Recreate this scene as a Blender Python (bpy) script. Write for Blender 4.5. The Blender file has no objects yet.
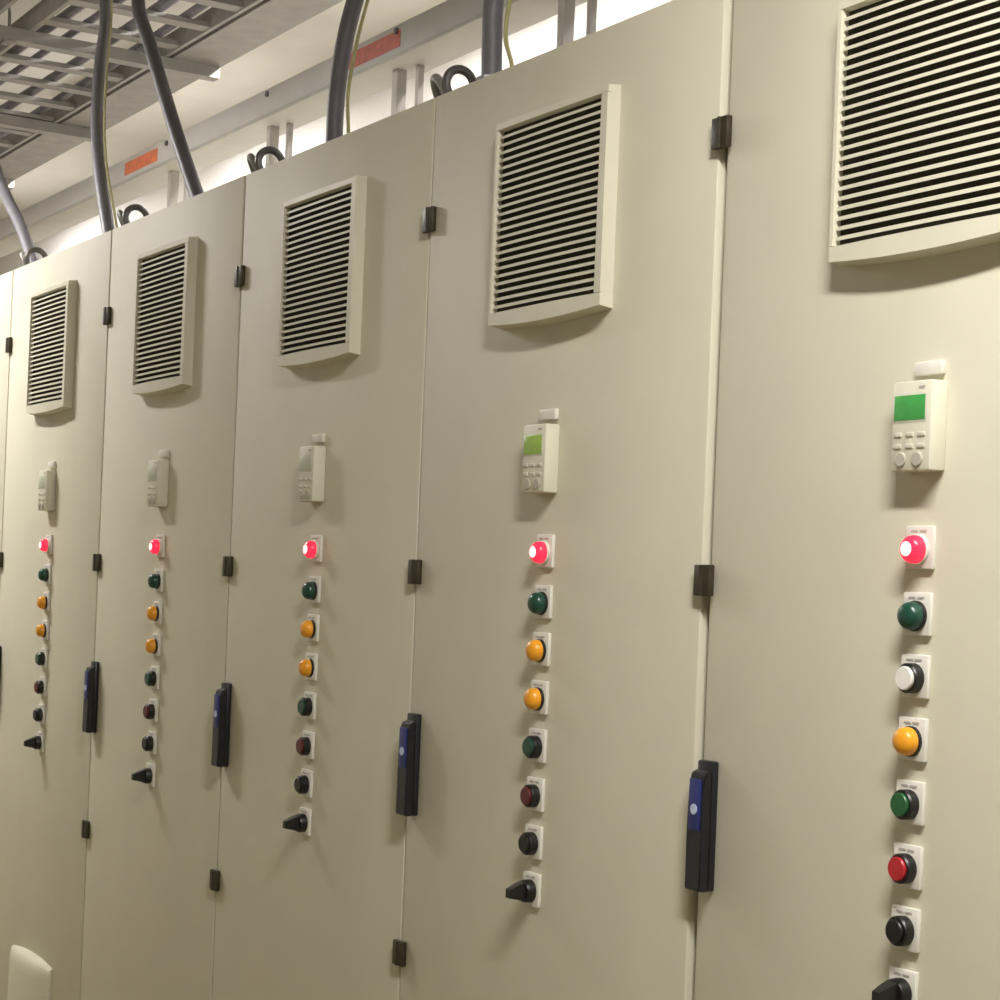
import bpy, bmesh, math, random
from mathutils import Vector, Matrix
random.seed(4)
R = math.radians
scene = bpy.context.scene
C = scene.collection

# ------------------------------------------------------------------ camera
CAM = Vector((2.006, -1.548, 1.466))
YAW, PITCH, ROLL = R(58.658), R(0.342), R(2.318)
fwd = Vector((-math.sin(YAW) * math.cos(PITCH), math.cos(YAW) * math.cos(PITCH), math.sin(PITCH)))
rt = fwd.cross(Vector((0, 0, 1))).normalized()
up = rt.cross(fwd)
rt2 = rt * math.cos(ROLL) + up * math.sin(ROLL)
up2 = up * math.cos(ROLL) - rt * math.sin(ROLL)
cd = bpy.data.cameras.new('camera')
cam = bpy.data.objects.new('camera', cd)
C.objects.link(cam)
m = Matrix((rt2, up2, -fwd)).transposed().to_4x4()
m.translation = CAM
cam.matrix_world = m
cd.sensor_width = 36
cd.lens = 36 * 1.8779
cd.shift_x = 0.0038
cd.shift_y = 0.0757
cd.clip_start = 0.02
scene.camera = cam

# ------------------------------------------------------------------ world, exposure, large lights
world = bpy.data.worlds.new('world')
scene.world = world
world.use_nodes = True
world.node_tree.nodes['Background'].inputs[0].default_value = (1.0, 0.96, 0.88, 1)
world.node_tree.nodes['Background'].inputs[1].default_value = 0.12
vs = scene.view_settings
vs.view_transform = 'Standard'
vs.look = 'None'
vs.gamma = 1
vs.use_curve_mapping = False
vs.exposure = 0.1
LAMP_COL = (1.0, 0.97, 0.95)
# (x, y, z of the tube, watts): ceiling battens over the aisle and over the trays
BATTENS = [(1.45, -0.8, 2.95, 68), (-3.85, -0.8, 2.95, 44), (-8.4, -0.8, 2.95, 54),
           (-4.05, 1.50, 3.68, 62), (-6.65, 1.50, 3.68, 56), (-9.25, 1.50, 3.68, 56), (-1.45, 1.50, 3.68, 22)]


# ------------------------------------------------------------------ materials
def mat(name, col, rough=0.5, metal=0.0, noise=0.0, scale=20.0, bump=0.0, bscale=300.0, emit=None, estr=0.0, spec=0.5, coat=0.0):
    mt = bpy.data.materials.new(name)
    mt.use_nodes = True
    nt = mt.node_tree
    b = nt.nodes['Principled BSDF']
    b.inputs['Base Color'].default_value = (*col, 1)
    b.inputs['Roughness'].default_value = rough
    b.inputs['Metallic'].default_value = metal
    b.inputs['Specular IOR Level'].default_value = spec
    b.inputs['Coat Weight'].default_value = coat
    if emit:
        b.inputs['Emission Color'].default_value = (*emit, 1)
        b.inputs['Emission Strength'].default_value = estr
    tc = nt.nodes.new('ShaderNodeTexCoord')
    if noise:
        n = nt.nodes.new('ShaderNodeTexNoise')
        n.inputs['Scale'].default_value = scale
        n.inputs['Detail'].default_value = 4
        nt.links.new(tc.outputs['Object'], n.inputs['Vector'])
        r = nt.nodes.new('ShaderNodeValToRGB')
        r.color_ramp.elements[0].position = 0.3
        r.color_ramp.elements[1].position = 0.7
        r.color_ramp.elements[0].color = (*[c * (1 - noise) for c in col], 1)
        r.color_ramp.elements[1].color = (*[min(1, c * (1 + noise)) for c in col], 1)
        nt.links.new(n.outputs['Fac'], r.inputs['Fac'])
        nt.links.new(r.outputs['Color'], b.inputs['Base Color'])
    if bump:
        n2 = nt.nodes.new('ShaderNodeTexNoise')
        n2.inputs['Scale'].default_value = bscale
        nt.links.new(tc.outputs['Object'], n2.inputs['Vector'])
        bp = nt.nodes.new('ShaderNodeBump')
        bp.inputs['Strength'].default_value = bump
        bp.inputs['Distance'].default_value = 0.001
        nt.links.new(n2.outputs['Fac'], bp.inputs['Height'])
        nt.links.new(bp.outputs['Normal'], b.inputs['Normal'])
    return mt


M = dict(
    door=mat('painted_steel', (0.62, 0.59, 0.462), 0.58, spec=0.35, noise=0.025, scale=6, bump=0.12, bscale=500),
    body=mat('painted_body', (0.56, 0.53, 0.42), 0.5, noise=0.02, scale=8),
    vent=mat('vent_plastic', (0.66, 0.63, 0.50), 0.45, noise=0.02, scale=10),
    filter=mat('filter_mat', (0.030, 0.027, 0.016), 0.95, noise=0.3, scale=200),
    hinge=mat('hinge_bronze', (0.045, 0.036, 0.02), 0.45, 0.3, noise=0.2, scale=80),
    handle=mat('handle_plastic', (0.012, 0.012, 0.016), 0.35, noise=0.15, scale=60),
    blue=mat('handle_blue', (0.018, 0.03, 0.16), 0.3, noise=0.1, scale=60),
    bluewhite=mat('handle_emblem', (0.5, 0.58, 0.72), 0.4, noise=0.03),
    plate=mat('label_plate', (0.70, 0.68, 0.60), 0.45, noise=0.02, scale=40),
    legend=mat('legend_print', (0.42, 0.40, 0.36), 0.6, noise=0.15, scale=900),
    black=mat('black_plastic', (0.007, 0.006, 0.006), 0.4, noise=0.1, scale=80),
    red_lens=mat('red_lens', (0.75, 0.02, 0.05), 0.25, noise=0.05, scale=80, emit=(1.0, 0.02, 0.06), estr=1.1),
    led=mat('led_core', (1, 0.5, 0.5), 0.3, noise=0.02, emit=(1.0, 0.5, 0.5), estr=1.6),
    green=mat('green_cap', (0.008, 0.055, 0.035), 0.3, noise=0.08, scale=80),
    green_b=mat('green_button', (0.015, 0.10, 0.03), 0.35, noise=0.08, scale=80),
    red_b=mat('red_button', (0.42, 0.015, 0.02), 0.35, noise=0.05, scale=80),
    red_d=mat('dark_red_button', (0.10, 0.010, 0.012), 0.4, noise=0.05, scale=80),
    amber=mat('amber_lens', (0.80, 0.33, 0.015), 0.3, noise=0.08, scale=80, coat=0.2),
    white_b=mat('white_button', (0.80, 0.78, 0.72), 0.4, noise=0.02, scale=80),
    keypad=mat('keypad_plastic', (0.66, 0.64, 0.51), 0.45, noise=0.02, scale=50),
    key=mat('keypad_key', (0.42, 0.40, 0.32), 0.5, noise=0.05, scale=90),
    key_l=mat('keypad_key_pale', (0.60, 0.58, 0.47), 0.5, noise=0.05, scale=90),
    screen_g=mat('screen_green', (0.04, 0.22, 0.05), 0.2, noise=0.15, scale=60, emit=(0.05, 0.30, 0.06), estr=0.35),
    screen_y=mat('screen_yellow_green', (0.22, 0.32, 0.06), 0.25, noise=0.1, scale=60, emit=(0.2, 0.34, 0.05), estr=0.25),
    screen_p=mat('screen_pale', (0.52, 0.54, 0.40), 0.35, noise=0.05, scale=60),
    cable=mat('cable_sheath', (0.15, 0.14, 0.155), 0.5, noise=0.1, scale=30),
    earth=mat('earth_wire', (0.46, 0.43, 0.20), 0.5, noise=0.15, scale=60),
    grey_wire=mat('grey_wire', (0.45, 0.43, 0.40), 0.5, noise=0.1, scale=60),
    steel=mat('galvanised_steel', (0.50, 0.48, 0.45), 0.5, 0.25, noise=0.08, scale=12),
    steel_d=mat('dull_steel', (0.27, 0.255, 0.23), 0.55, 0.2, noise=0.12, scale=12),
    eye=mat('eyebolt_steel', (0.16, 0.15, 0.14), 0.4, 0.5, noise=0.15, scale=60),
    trunk=mat('trunking_paint', (0.64, 0.62, 0.59), 0.5, noise=0.04, scale=10),
    sticker=mat('warning_sticker', (0.80, 0.22, 0.10), 0.5, noise=0.18, scale=45),
    sticker2=mat('warning_sticker_red', (0.62, 0.17, 0.13), 0.5, noise=0.18, scale=45),
    wall=mat('white_wall_paint', (0.86, 0.845, 0.825), 0.8, noise=0.02, scale=3, bump=0.1, bscale=120),
    wall2=mat('aisle_wall_paint', (0.52, 0.49, 0.42), 0.8, noise=0.03, scale=3),
    ceil=mat('ceiling_paint', (0.66, 0.63, 0.57), 0.85, noise=0.04, scale=3),
    floor=mat('floor_vinyl', (0.25, 0.21, 0.11), 0.4, noise=0.08, scale=5),
    plinth=mat('plinth_paint', (0.05, 0.05, 0.05), 0.5, noise=0.1, scale=20),
    lamp_body=mat('batten_white', (0.8, 0.8, 0.78), 0.5, noise=0.02),
    tube=mat('tube_glow', (1, 1, 1), 0.5, noise=0.01, emit=(1.0, 0.97, 0.95), estr=12),
    tube_a=mat('tube_glow_aisle', (1, 1, 1), 0.5, noise=0.01, emit=(1.0, 0.97, 0.95), estr=56),
)


# ------------------------------------------------------------------ mesh helpers
def bx(bm, x0, x1, y0, y1, z0, z1):
    v = [bm.verts.new(p) for p in ((x0, y0, z0), (x1, y0, z0), (x1, y1, z0), (x0, y1, z0), (x0, y0, z1), (x1, y0, z1), (x1, y1, z1), (x0, y1, z1))]
    for f in ((0, 3, 2, 1), (4, 5, 6, 7), (0, 1, 5, 4), (1, 2, 6, 5), (2, 3, 7, 6), (3, 0, 4, 7)):
        bm.faces.new([v[i] for i in f])


def box_mesh(name, *boxes, bevel=0.0, seg=2):
    bm = bmesh.new()
    for b in boxes:
        bx(bm, *b)
    if bevel:
        bmesh.ops.bevel(bm, geom=bm.edges[:], offset=bevel, segments=seg, affect='EDGES', profile=0.5)
    return fin(name, bm, smooth=bevel > 0)


def fin(name, bm, smooth=False):
    bmesh.ops.recalc_face_normals(bm, faces=bm.faces[:])
    me = bpy.data.meshes.new(name)
    bm.to_mesh(me)
    bm.free()
    if smooth:
        me.polygons.foreach_set('use_smooth', [True] * len(me.polygons))
        me.set_sharp_from_angle(angle=R(35))
    return me


def lathe(bm, prof, n=24, axis='Y', c=(0, 0, 0)):
    """prof: list of (radius, along). axis Y runs towards -Y (out of the door), Z runs up."""
    rings = []
    for r, a in prof:
        if r < 1e-6:
            p = (c[0], c[1] - a, c[2]) if axis == 'Y' else (c[0], c[1], c[2] + a)
            rings.append([bm.verts.new(p)])
        else:
            ring = []
            for i in range(n):
                t = 2 * math.pi * i / n
                p = (c[0] + r * math.cos(t), c[1] - a, c[2] + r * math.sin(t)) if axis == 'Y' else (c[0] + r * math.cos(t), c[1] + r * math.sin(t), c[2] + a)
                ring.append(bm.verts.new(p))
            rings.append(ring)
    for A, B in zip(rings, rings[1:]):
        for i in range(n):
            j = (i + 1) % n
            if len(A) == 1 and len(B) == 1:
                continue
            if len(A) == 1:
                bm.faces.new((A[0], B[i], B[j]))
            elif len(B) == 1:
                bm.faces.new((A[i], B[0], A[j]))
            else:
                bm.faces.new((A[i], B[i], B[j], A[j]))
    for ring, end in ((rings[0], 0), (rings[-1], 1)):
        if len(ring) > 2:
            bm.faces.new(ring)


def lathe_mesh(name, prof, n=24, axis='Y'):
    bm = bmesh.new()
    lathe(bm, prof, n, axis)
    return fin(name, bm, True)


def catmull(pts, k=8):
    P = [Vector(p) for p in pts]
    P = [P[0] * 2 - P[1]] + P + [P[-1] * 2 - P[-2]]
    out = []
    for i in range(1, len(P) - 2):
        for j in range(k):
            t = j / k
            a, b, c, d = P[i - 1], P[i], P[i + 1], P[i + 2]
            out.append(0.5 * ((2 * b) + (c - a) * t + (2 * a - 5 * b + 4 * c - d) * t * t + (3 * b - a - 3 * c + d) * t ** 3))
    out.append(P[-2])
    return out


def tube_mesh(name, pts, r, n=12, closed=False):
    bm = bmesh.new()
    P = [Vector(p) for p in pts]
    rings = []
    N = len(P)
    ref = None
    for i, p in enumerate(P):
        if closed:
            d = (P[(i + 1) % N] - P[i - 1]).normalized()
        else:
            d = (P[min(i + 1, N - 1)] - P[max(i - 1, 0)]).normalized()
        if ref is None:
            ref = d.orthogonal().normalized()
        a = (ref - d * ref.dot(d)).normalized()
        ref = a
        b = d.cross(a)
        rings.append([bm.verts.new(p + a * (r * math.cos(2 * math.pi * k / n)) + b * (r * math.sin(2 * math.pi * k / n))) for k in range(n)])
    pairs = list(zip(rings, rings[1:])) + ([(rings[-1], rings[0])] if closed else [])
    for A, B in pairs:
        for k in range(n):
            bm.faces.new((A[k], A[(k + 1) % n], B[(k + 1) % n], B[k]))
    if not closed:
        bm.faces.new(rings[0][::-1])
        bm.faces.new(rings[-1])
    return fin(name, bm, True)


def obj(name, me, material, parent=None, loc=(0, 0, 0), label=None):
    o = bpy.data.objects.new(name, me)
    C.objects.link(o)
    if me is not None and material is not None and not me.materials:
        me.materials.append(material)
    elif me is not None and material is not None and me.materials[0] != material:
        o.material_slots[0].link = 'OBJECT'
        o.material_slots[0].material = material
    o.parent = parent
    o.location = loc
    if label:
        o['label'] = label
    return o


def tag(o, label, cat, group=None):
    o['label'] = label
    o['category'] = cat
    if group:
        o['group'] = group
    return o


def struct(name, me, material):
    o = obj(name, me, material)
    o['kind'] = 'structure'
    return o


# ------------------------------------------------------------------ the room
X0, X1, Y0, Y1, H = -13.0, 4.2, -3.2, 2.3, 3.85
struct('floor', box_mesh('floor', (X0, X1, Y0, Y1, -0.1, 0)), M['floor'])
struct('ceiling', box_mesh('ceiling', (X0, X1, Y0, Y1, H, H + 0.1)), M['ceil'])
struct('wall_back', box_mesh('wall_back', (X0, X1, Y1, Y1 + 0.12, 0, H)), M['wall'])
struct('wall_front', box_mesh('wall_front', (X0, X1, Y0 - 0.12, Y0, 0, H)), M['wall2'])
struct('wall_left', box_mesh('wall_left', (X0 - 0.12, X0, Y0, Y1, 0, H)), M['wall'])
struct('wall_right', box_mesh('wall_right', (X1, X1 + 0.12, Y0, Y1, 0, H)), M['wall2'])

# ------------------------------------------------------------------ cabinets
W, D, TOP = 0.8, 0.86, 2.30
ROWS = [1.526, 1.449, 1.377, 1.304, 1.231, 1.157, 1.085, 1.013]
GAP = {0: 0.013, 1: 0.005, 2: 0.008, 3: 0.008, 4: 0.007, 5: 0.007, -1: 0.007}     # joint left of cabinet k
VW, VH, VD, VB = 0.312, 0.326, 0.022, 0.0012                                     # grille width, height, edge depth, bow


def bow(x, w=VW, d=VD, b=VB):
    t = 2 * x / w
    return d + b * (1 - t * t)


def bowed(bm, x0, x1, z0, z1, yb, dfun, n=10, inset=0.0, sag=0.0):
    """prism from yb (back) to the bowed front -dfun(x)"""
    prev = None
    for i in range(n + 1):
        x = x0 + (x1 - x0) * i / n
        f = -dfun(x)
        zl = z0 - sag * (1 - (2 * i / n - 1) ** 2)
        ring = [bm.verts.new(p) for p in ((x, yb, zl), (x, f, zl + inset), (x, f, z1 - inset), (x, yb, z1))]
        if prev:
            for k in range(4):
                bm.faces.new((prev[k], prev[(k + 1) % 4], ring[(k + 1) % 4], ring[k]))
        else:
            bm.faces.new(ring)
        prev = ring
    bm.faces.new(prev[::-1])


def grille_frame():
    bm = bmesh.new()
    w, h = VW / 2, VH / 2
    bowed(bm, -w, w, -h, -h + 0.024, 0, lambda x: bow(x, b=0.004) + 0.001, inset=0.003, sag=0.007)
    bowed(bm, -w, w, h - 0.016, h, 0, bow, inset=0.003)
    for s in (-1, 1):
        a, b = (-w, -w + 0.006) if s < 0 else (w - 0.016, w)
        bx(bm, a, b, -bow(w) - 0.001, 0, -h + 0.022, h - 0.014)
    return fin('grille_frame', bm, True)


def slat_mesh():
    bm = bmesh.new()
    w = VW / 2 - 0.008
    prev = None
    n = 8
    for i in range(n + 1):
        x = -w + (2 * w - 0.007) * i / n
        f = -bow(x) + 0.003
        prof = ((f, -0.0022), (f, 0.0022), (f + 0.0075, 0.0052), (f + 0.0075, 0.0036))
        ring = [bm.verts.new((x, y, z)) for y, z in prof]
        if prev:
            for k in range(4):
                bm.faces.new((prev[k], prev[(k + 1) % 4], ring[(k + 1) % 4], ring[k]))
        else:
            bm.faces.new(ring)
        prev = ring
    bm.faces.new(prev[::-1])
    return fin('slat', bm)


def hood_mesh():
    bm = bmesh.new()
    w = 0.165
    # bowed hood with a shoulder rounded back to the door at its top
    zs = [(-0.17, 1.0), (0.125, 1.0), (0.145, 0.93), (0.158, 0.78), (0.166, 0.5), (0.17, 0.0)]
    n = 12
    grid = []
    for i in range(n + 1):
        x = -w + 2 * w * i / n
        t = abs(2 * i / n - 1)
        e = (1 - t ** 6)
        d = (0.016 + 0.018 * (1 - t * t)) * (0.5 + 0.5 * e)
        grid.append([bm.verts.new((x, -d * k, z - 0.012 * t * t)) for z, k in zs])
    for A, B in zip(grid, grid[1:]):
        for k in range(len(zs) - 1):
            bm.faces.new((A[k], B[k], B[k + 1], A[k + 1]))
    for col, fl in ((grid[0], 0), (grid[-1], 1)):
        back = [bm.verts.new((col[0].co.x, 0, col[0].co.z))]
        bm.faces.new(col + back)
    return fin('hood', bm, True)


def handle_base_mesh():
    return box_mesh('handle_base', (-0.017, 0.017, -0.011, 0, -0.086, 0.086), bevel=0.003)


def lever_mesh():
    bm = bmesh.new()
    prof = [(0.0, 0.074), (-0.010, 0.070), (-0.0135, 0.055), (-0.014, 0.0), (-0.015, -0.084), (-0.012, -0.086), (0, -0.086)]
    L = [bm.verts.new((-0.016, y - 0.011, z)) for y, z in prof]
    Rr = [bm.verts.new((0.016, y - 0.011, z)) for y, z in prof]
    n = len(prof)
    for i in range(n):
        bm.faces.new((L[i], L[(i + 1) % n], Rr[(i + 1) % n], Rr[i]))
    bm.faces.new(L)
    bm.faces.new(Rr[::-1])
    bmesh.ops.bevel(bm, geom=bm.edges[:], offset=0.0015, segments=2, affect='EDGES')
    return fin('lever', bm, True)


def ring_mesh():
    pts = [(0, 0.028 * math.cos(t), 0.046 + 0.028 * math.sin(t)) for t in [2 * math.pi * i / 24 for i in range(24)]]
    return tube_mesh('eye_ring', pts, 0.008, 10, closed=True)


me = dict(
    frame=grille_frame(), slat=slat_mesh(), hood=hood_mesh(),
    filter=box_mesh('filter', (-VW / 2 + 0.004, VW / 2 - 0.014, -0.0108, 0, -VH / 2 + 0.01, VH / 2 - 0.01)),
    hinge=box_mesh('hinge', (-0.017, 0.017, -0.010, 0.0, -0.021, 0.021), bevel=0.002),
    pin=lathe_mesh('hinge_pin', [(0.004, -0.0205), (0.004, 0.0205)], 10, 'Z'),
    hbase=handle_base_mesh(), lever=lever_mesh(),
    hlabel=box_mesh('handle_label', (-0.012, 0.012, -0.002, 0.0004, -0.034, 0.034), bevel=0.0008),
    hmark=lathe_mesh('handle_emblem', [(0.007, 0), (0.007, 0.0010), (0.0, 0.0014)], 16),
    plate=box_mesh('name_plate', (-0.022, 0.022, -0.006, 0, -0.0225, 0.0275), bevel=0.0015),
    legend=box_mesh('legend', (-0.013, -0.002, -0.0065, -0.0055, 0.020, 0.0225), (0.001, 0.012, -0.0065, -0.0055, 0.020, 0.0225)),
    dome=lathe_mesh('lens', [(0.0165, 0.006), (0.0165, 0.015), (0.0155, 0.020), (0.0125, 0.0240), (0.007, 0.0264), (0, 0.0272)]),
    core=lathe_mesh('led', [(0.0085, 0.022), (0.0085, 0.0266), (0.005, 0.0279), (0, 0.0283)], 16),
    collar=lathe_mesh('collar', [(0.0178, 0.005), (0.0178, 0.0095), (0.0165, 0.0105), (0.0, 0.0105)]),
    bezel=lathe_mesh('bezel', [(0.0175, 0.005), (0.0175, 0.0170), (0.0160, 0.0190), (0.0142, 0.0190), (0.0142, 0.0160), (0, 0.0160)]),
    cap=lathe_mesh('cap', [(0.0138, 0.0155), (0.0138, 0.0215), (0.0128, 0.0228), (0, 0.0232)]),
    kbody=box_mesh('keypad_body', (-0.032, 0.032, -0.026, 0, -0.052, 0.052), bevel=0.003),
    kscreen=box_mesh('keypad_screen', (-0.025, 0.025, -0.0268, -0.0255, -0.0145, 0.0145), bevel=0.0005),
    kbezel=box_mesh('screen_bezel', (-0.0275, 0.0275, -0.0263, -0.0255, -0.0175, 0.0175), bevel=0.0003),
    klogo=box_mesh('keypad_logo', (-0.005, 0.005, -0.0264, -0.0255, -0.0015, 0.0015)),
    kkey=box_mesh('keypad_key', (-0.006, 0.006, -0.0275, -0.0255, -0.0026, 0.0026), bevel=0.0008),
    kround=lathe_mesh('keypad_round_key', [(0.0085, 0.0255), (0.0085, 0.0275), (0.0075, 0.0283), (0, 0.0283)], 18),
    ktag=box_mesh('device_tag', (-0.022, 0.022, -0.008, 0, -0.008, 0.008), bevel=0.0015),
    eye_ring=ring_mesh(),
    eye_collar=lathe_mesh('eye_collar', [(0.02, 0), (0.02, 0.010), (0.011, 0.016), (0.011, 0.026), (0, 0.026)], 18, 'Z'),
    gland=lathe_mesh('gland', [(0.032, 0), (0.032, 0.012), (0.026, 0.014), (0.026, 0.028), (0.0, 0.028)], 6, 'Z'),
)


def selector_mesh():
    """rotary switch: round skirt with a tapered lever that reaches out from the door"""
    bm = bmesh.new()
    lathe(bm, [(0.0175, 0.005), (0.0175, 0.016), (0.0155, 0.020), (0, 0.020)], 22)
    v = []
    for y, hx, zt, zb in ((-0.018, 0.009, 0.015, -0.015), (-0.030, 0.008, 0.011, -0.012), (-0.046, 0.006, 0.004, -0.009)):
        v.append([bm.verts.new(p) for p in ((-hx, y, zb), (hx, y, zb), (hx, y, zt), (-hx, y, zt))])
    for A, B in zip(v, v[1:]):
        for k in range(4):
            bm.faces.new((A[k], A[(k + 1) % 4], B[(k + 1) % 4], B[k]))
    bm.faces.new(v[0][::-1])
    bm.faces.new(v[-1])
    return fin('selector', bm, True)


me['selector'] = selector_mesh()
NS = 23                                                             # slats to a grille
CENTRE = 0.408

KINDS = {
    0: ['lamp', 'green', 'white', 'amber', 'green_b', 'red_b', 'black', 'sel'],
    1: ['lamp', 'green', 'amber', 'amber', 'green_d', 'red_d', 'black', 'sel'],
}
for q in range(2, 6):
    KINDS[q] = ['lamp', 'green', 'amber', 'amber', 'green_d', 'red_d', 'black', 'sel']

LAB = [
    'beige control cabinet with a white push button and a bright green keypad screen',
    'beige control cabinet with a yellow-green keypad screen, beside the one with the white button',
    'second beige control cabinet along from the one with the white push button',
    'third beige control cabinet along from the one with the white push button',
    'beige control cabinet with a plain rounded hood low on its door',
    'beige control cabinet next past the one with the rounded hood, ending the row',
]
DX = [-0.005, 0.002, 0.008, 0.009, 0.020, 0.010]           # fitters' tolerances of the device column
KDX = [-0.008, -0.010, -0.007, 0.002, 0.012, 0.0]
DZ = [0.003, -0.005, -0.004, -0.001, 0.001, 0.0]


def button(cab, k, kind, x, y, z):
    names = dict(lamp=('indicator_lamp', 'red lamp glowing, on white plate'), green=('indicator_lamp', 'dark green lens on white plate'),
                 amber=('indicator_lamp', 'amber lens on white plate'), white=('push_button', 'white push button in black bezel'),
                 green_b=('push_button', 'green push button in black bezel'), green_d=('push_button', 'very dark green push button'),
                 red_b=('push_button', 'red push button in black bezel'), red_d=('push_button', 'dark red push button'),
                 black=('push_button', 'black push button on white plate'), sel=('selector_switch', 'black rotary switch with a lever'))
    nm, lab = names[kind]
    p = obj(nm, me['plate'], M['plate'], cab, (x, y, z), lab)
    obj('legend', me['legend'], M['legend'], p)
    if kind == 'lamp':
        obj('collar', me['collar'], M['plate'], p)
        obj('lens', me['dome'], M['red_lens'], p)
        obj('led', me['core'], M['led'], p)
    elif kind in ('green', 'amber'):
        obj('collar', me['collar'], M['black'], p)
        obj('lens', me['dome'], M[kind], p)
    elif kind == 'sel':
        obj('switch_lever', me['selector'], M['black'], p)
    else:
        obj('bezel', me['bezel'], M['black'], p)
        obj('cap', me['cap'], {'white': M['white_b'], 'green_b': M['green_b'], 'green_d': M['green'], 'red_b': M['red_b'], 'red_d': M['red_d'], 'black': M['black']}[kind], p)


CABLE_FOOT = {}


def cabinet(k):
    bxo = -W * k
    cab = obj('control_cabinet', None, None, None, (bxo + W / 2, D / 2 + (0.005 if k == 0 else 0.0), 0))
    tag(cab, LAB[k], 'cabinet', 'row of control cabinets')
    ox, oy = -W / 2, -D / 2

    def part(name, key_or_me, material, x, y, z, label=None, parent=None):
        mm = me[key_or_me] if isinstance(key_or_me, str) else key_or_me
        return obj(name, mm, material, cab, (ox + x, oy + y, z), label)

    gl, gr = GAP[k] / 2, GAP[k - 1] / 2
    part('body', box_mesh('cabinet_body', (0.001, W - 0.001, 0.024, D, 0.1, TOP), bevel=0.003), M['body'], 0, 0, 0)
    part('plinth', box_mesh('plinth', (0.002, W - 0.002, 0.05, D - 0.01, 0, 0.1)), M['plinth'], 0, 0, 0)
    part('door', box_mesh('door', (gl, W - gr, 0, 0.022, 0.105, TOP - 0.002), bevel=0.003), M['door'], 0, 0, 0)
    # hinges on the joint to the right-hand neighbour
    if k > 0:
        for z in (2.086, 1.486, 0.838):
            h = part('hinge', 'hinge', M['hinge'], W + 0.006, 0, z)
            obj('hinge_pin', me['pin'], M['hinge'], h, (0.0, -0.0085, 0))
    # door handle by the joint to the left-hand neighbour
    hb = part('door_handle', 'hbase', M['handle'], 0.026, 0, 1.161)
    obj('lever', me['lever'], M['handle'], hb)
    obj('handle_label', me['hlabel'], M['blue'], hb, (0, -0.0248, 0.028), 'blue label on the handle')
    obj('emblem', me['hmark'], M['bluewhite'], hb, (0, -0.0268, 0.022), 'pale round emblem')
    # ventilation grille
    g = part('ventilation_grille', 'frame', M['vent'], 0.402, 0, 2.040)
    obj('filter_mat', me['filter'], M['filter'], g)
    for i in range(NS):
        obj('slat', me['slat'], M['vent'], g, (0, 0, -VH / 2 + 0.0305 + 0.01225 * i))
    if k == 4:
        part('vent_hood', 'hood', M['door'], 0.423, 0, 0.299, 'plain rounded hood over the lower vent')
    # keypad and its tag
    kp = part('keypad', 'kbody', M['keypad'], 0.411 + KDX[k], 0, 1.668 + DZ[k])
    obj('screen_bezel', me['kbezel'], M['key_l'], kp, (-0.0025, 0, 0.021))
    obj('screen', me['kscreen'], M[('screen_g', 'screen_y')[k] if k < 2 else 'screen_p'], kp, (-0.0025, 0, 0.021),
        ('bright green screen', 'yellow-green screen')[k] if k < 2 else 'pale washed-out screen')
    obj('logo', me['klogo'], M['legend'], kp, (0.016, 0, 0.044))
    for zz in (-0.010, -0.0235):
        for xx in (-0.020, -0.001, 0.018):
            obj('key', me['kkey'], M['key_l'], kp, (xx, 0, zz))
    for xx in (-0.014, 0.013):
        obj('round_key', me['kround'], M['key'], kp, (xx, 0, -0.039))
    part('device_tag', 'ktag', M['plate'], 0.416 + KDX[k], 0, 1.736 + DZ[k])
    for i, kd in enumerate(KINDS[k]):
        button(cab, k, kd, ox + CENTRE + DX[k], oy, ROWS[i] + DZ[k])
    # roof fittings
    e = part('lifting_eye', 'eye_collar', M['eye'], 0.735, 0.085, TOP)
    obj('eye_ring', me['eye_ring'], M['eye'], e)
    sh = obj('shackle', me['eye_ring'], M['steel_d'], e, (-0.028, 0.0, -0.006))
    sh.rotation_euler = (0, R(-25), R(70))
    if k in CABLE_X:
        part('cable_gland', 'gland', M['eye'], CABLE_X[k][0] - bxo, CABLE_X[k][1], TOP)
    return cab


# where each supply cable enters a cabinet roof
CABLE_X = {5: (-3.372, 0.12), 4: (-2.745, 0.12), 3: (-2.125, 0.12), 2: (-1.433, 0.12), 1: (-0.732, 0.07)}
for k in range(6):
    cabinet(k)

# ------------------------------------------------------------------ supply cables
def cable(name, pts, r, material, label, cat, group):
    o = obj(name, tube_mesh(name, catmull(pts, 8), r, 12 if r > 0.01 else 6), material)
    return tag(o, label, cat, group)


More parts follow.
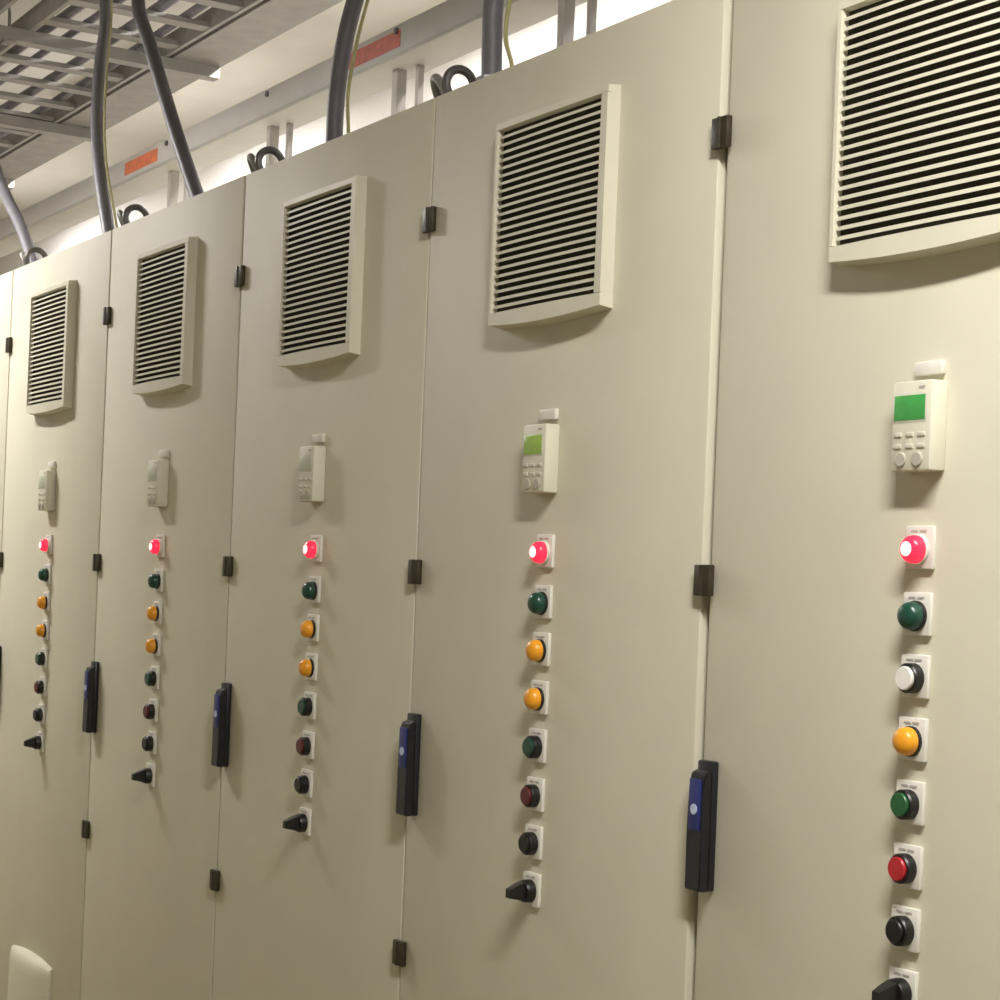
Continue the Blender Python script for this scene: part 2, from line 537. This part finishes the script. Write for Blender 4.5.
ROOF = TOP + 0.029
CG = 'supply cables dropping onto the cabinet roofs'
CABLES = [
    ([(-3.372, 0.12, ROOF), (-3.42, 0.12, 2.375), (-3.552, 0.12, 2.491), (-3.686, 0.12, 2.586), (-3.85, 0.13, 2.70), (-4.30, 0.20, 3.0), (-5.05, 0.38, 3.3), (-5.15, 0.40, 3.47)],
     'dark grey cable slanting down to the cabinet that ends the row'),
    ([(-2.745, 0.12, ROOF), (-2.77, 0.12, 2.37), (-2.911, 0.14, 2.55), (-3.07, 0.18, 2.723), (-3.30, 0.26, 2.935), (-3.575, 0.365, 3.148), (-3.70, 0.40, 3.30), (-3.74, 0.40, 3.47)],
     'bowed dark grey cable above the hooded cabinet, with yellow and pale wires alongside'),
    ([(-2.125, 0.12, ROOF), (-2.171, 0.12, 2.375), (-2.339, 0.12, 2.573), (-2.54, 0.13, 2.804), (-2.697, 0.15, 2.961), (-2.90, 0.25, 3.2), (-3.0, 0.40, 3.36), (-3.03, 0.40, 3.47)],
     'straight dark grey cable leaning steeply, with no wire beside it'),
    ([(-1.433, 0.12, ROOF), (-1.433, 0.12, 2.363), (-1.431, 0.12, 2.44), (-1.412, 0.12, 2.527), (-1.404, 0.14, 2.64), (-1.42, 0.22, 2.9), (-1.45, 0.38, 3.25), (-1.46, 0.40, 3.47)],
     'dark grey cable curving up past the red sticker, with a yellow wire alongside'),
    ([(-0.732, 0.07, ROOF), (-0.732, 0.07, 2.337), (-0.735, 0.07, 2.392), (-0.734, 0.07, 2.461), (-0.74, 0.09, 2.6), (-0.78, 0.24, 3.0), (-0.91, 0.39, 3.28), (-0.93, 0.40, 3.47)],
     'vertical dark grey cable dropping onto the cabinet with the yellow-green screen'),
]
for pts, lab in CABLES:
    cable('supply_cable', pts, 0.0178, M['cable'], lab, 'cable', CG)


def side_wire(i, dx, material, name, lab, r=0.0038, wob=0.006):
    pts = []
    for j, p in enumerate(CABLES[i][0]):
        pts.append((p[0] + dx + wob * math.sin(j * 2.1), p[1] + 0.004, p[2] if j else TOP + 0.001))
    cable(name, pts, r, material, lab, 'wire', 'thin wires beside the cables')


side_wire(1, 0.048, M['earth'], 'earth_wire', 'thin yellow wire beside the bowed cable')
side_wire(1, -0.052, M['grey_wire'], 'grey_wire', 'thin pale grey wire beside the bowed cable')
side_wire(3, 0.050, M['earth'], 'earth_wire', 'thin yellow wire beside the cable at the red sticker')
side_wire(4, 0.048, M['earth'], 'earth_wire', 'thin yellow wire beside the vertical cable', wob=0.012)
# ------------------------------------------------------------------ trunking on posts behind the cabinets' front
tr = obj('cable_trunking', None, None, None, (-3.0, 0.765, TOP))
tag(tr, 'pale grey metal trunking on posts above the cabinet row, with orange and red stickers', 'trunking')
tz0, tz1 = 2.820 - TOP, 2.905 - TOP
obj('trunk_body', box_mesh('trunk_body', (-5.0, 4.0, -0.065, 0.065, tz0, tz1), bevel=0.003), M['trunk'], tr)
obj('lip', box_mesh('lip', (-5.0, 4.0, -0.071, -0.0655, tz0 - 0.002, tz0 + 0.008)), M['steel'], tr)
post = box_mesh('post', (-0.014, 0.014, -0.014, 0.014, 0, tz0 - 0.001), (-0.03, 0.03, -0.03, 0.03, 0, 0.006))
post2 = box_mesh('post_thin', (-0.008, 0.008, -0.008, 0.008, 0, tz0 - 0.001))
boltm = lathe_mesh('bolt', [(0.009, 0), (0.009, 0.006), (0, 0.007)], 6)
for i in range(6):
    x = -3.985 + 0.8 * i + 3.0 - 0.0
    obj('post', post, M['steel'], tr, (x, 0, 0))
    obj('thin_post', post2, M['steel'], tr, (x + 0.075, 0.02, 0))
    obj('bolt', boltm, M['eye'], tr, (x + 0.1, -0.0655, tz1 - 0.018))
for sx, ml, lab in ((-4.125, 'sticker', 'orange warning sticker'), (-2.42, 'sticker2', 'faded red warning sticker')):
    obj('sticker', box_mesh('sticker', (-0.155, 0.155, -0.0012, 0, -0.022, 0.022)), M[ml], tr, (sx + 3.0, -0.0652, (tz0 + tz1) / 2 + 0.004), lab)

# ------------------------------------------------------------------ overhead struts, ladder trays and cables
LZ = 3.40
STRUTS = [-11.2, -9.9, -8.6, -7.3, -6.0, -4.7, -3.4, -2.1, -0.8, 0.5, 1.8]
strut_me = box_mesh('strut_channel', (-0.03, 0.03, -1.05, 1.058, -0.045, -0.001))
rod_me = lathe_mesh('hanger_rod', [(0.006, -0.06), (0.006, H - LZ - 0.001)], 8, 'Z')
plate_me = box_mesh('rod_washer', (-0.022, 0.022, -0.022, 0.022, -0.055, -0.046))
for x in STRUTS:
    s = obj('strut_channel', strut_me, M['steel_d'], None, (x, 0.14, LZ))
    tag(s, 'dull steel strut channel carrying the overhead ladder trays', 'strut', 'overhead struts')
    for y in (-1.02, 0.255):
        obj('hanger_rod', rod_me, M['steel_d'], s, (0, y, 0))
        obj('rod_washer', plate_me, M['steel_d'], s, (0, y, 0))

LX0, LX1 = -12.0, 2.6
ladders = [(-0.78, -0.28, 'ladder tray over the aisle side'), (-0.2, 0.32, 'ladder tray between the supply cables and the aisle'), (0.46, 0.99, 'ladder tray between the supply cables and the solid tray')]
for y0, y1, lab in ladders:
    t = obj('ladder_tray', None, None, None, ((LX0 + LX1) / 2, (y0 + y1) / 2, LZ))
    tag(t, 'dull steel ' + lab, 'cable tray', 'overhead cable trays')
    hw, hl = (y1 - y0) / 2, (LX1 - LX0) / 2
    rail = box_mesh('side_rail', (-hl, hl, -0.008, 0.008, 0.0, 0.075))
    for s in (-1, 1):
        obj('side_rail', rail, M['steel_d'], t, (0, s * (hw - 0.008), 0))
    rung = box_mesh('rung', (-0.032, 0.032, -hw + 0.016, hw - 0.016, 0.004, 0.022))
    n = int((LX1 - LX0 - 0.3) / 0.29)
    for i in range(n):
        obj('rung', rung, M['steel_d'], t, (-hl + 0.2 + i * 0.29, 0, 0))
t = obj('solid_tray', None, None, None, ((LX0 + LX1) / 2, 1.106, LZ))
tag(t, 'dull steel solid-bottomed tray along the wall side of the ladder trays', 'cable tray', 'overhead cable trays')
hl = (LX1 - LX0) / 2
obj('tray_floor', box_mesh('tray_floor', (-hl, hl, -0.085, 0.085, 0, 0.004)), M['steel_d'], t)
for s in (-1, 1):
    obj('side_rail', box_mesh('side_rail', (-hl, hl, -0.006, 0.006, 0, 0.07)), M['steel_d'], t, (0, s * 0.091, 0))

# cables lying on the trays
spots = [(-0.66, 0.016), (-0.56, 0.02), (-0.4, 0.016), (-0.1, 0.02), (-0.03, 0.014), (0.16, 0.018), (0.55, 0.018), (0.63, 0.014), (0.78, 0.02), (0.9, 0.016), (1.08, 0.018), (1.16, 0.02)]
for j, (y, r) in enumerate(spots):
    z = LZ + (0.023 if y < 1.0 else 0.0045) + r
    pts = [(x, y + 0.012 * math.sin(x * 1.3 + j), z) for x in [LX0 + 0.3 + 0.8 * i for i in range(18)]]
    o = obj('tray_cable', tube_mesh('tray_cable', pts, r, 8), M['cable'])
    where = 'the ladder tray over the aisle side' if y < -0.25 else 'the ladder tray at the aisle side of the supply cables' if y < 0.4 else 'the ladder tray beside the solid tray' if y < 1.0 else 'the solid-bottomed tray'
    tag(o, 'dark grey cable lying on ' + where, 'cable', 'cables on the overhead trays')

# ------------------------------------------------------------------ ceiling battens (fluorescent)
body_me = box_mesh('batten_body', (-0.62, 0.62, -0.07, 0.07, 0.05, 0.11), bevel=0.004)
tube_me = None
bm = bmesh.new()
for yy in (-0.035, 0.035):
    for a in (0,):
        ring0 = []
        ring1 = []
        for i in range(10):
            t_ = 2 * math.pi * i / 10
            ring0.append(bm.verts.new((-0.58, yy + 0.013 * math.cos(t_), 0.03 + 0.013 * math.sin(t_))))
            ring1.append(bm.verts.new((0.58, yy + 0.013 * math.cos(t_), 0.03 + 0.013 * math.sin(t_))))
        for i in range(10):
            j = (i + 1) % 10
            bm.faces.new((ring0[i], ring0[j], ring1[j], ring1[i]))
        bm.faces.new(ring0)
        bm.faces.new(ring1)
tube_me = fin('tubes', bm, True)
end_me = box_mesh('end_cap', (-0.02, 0.02, -0.065, 0.065, 0.01, 0.052), bevel=0.003)
for i, (x, y, z, w) in enumerate(BATTENS):
    b = obj('batten_light', body_me, M['lamp_body'], None, (x, y, z))
    over = y > 0
    tag(b, 'white twin-tube batten light ' + ('above the trays by the white wall' if over else 'hung over the aisle'), 'light', 'wall-side battens' if over else 'aisle battens')
    obj('tubes', tube_me, M['tube' if over else 'tube_a'], b)
    for s in (-0.6, 0.6):
        obj('end_cap', end_me, M['lamp_body'], b, (s, 0, 0))
    if z + 0.11 < H - 0.01:
        rod = lathe_mesh('suspension', [(0.004, 0.11), (0.004, H - z - 0.001)], 6, 'Z')
        for s in (-0.5, 0.5):
            obj('suspension', rod, M['steel_d'], b, (s, 0, 0))
    ld = bpy.data.lights.new('batten_lamp', 'AREA')
    ld.shape = 'RECTANGLE'
    ld.size, ld.size_y = 1.2, 0.12
    ld.energy = w
    ld.color = LAMP_COL
    lo = bpy.data.objects.new('batten_lamp', ld)
    C.objects.link(lo)
    lo.parent = b
    lo.location = (0, 0, 0.012)
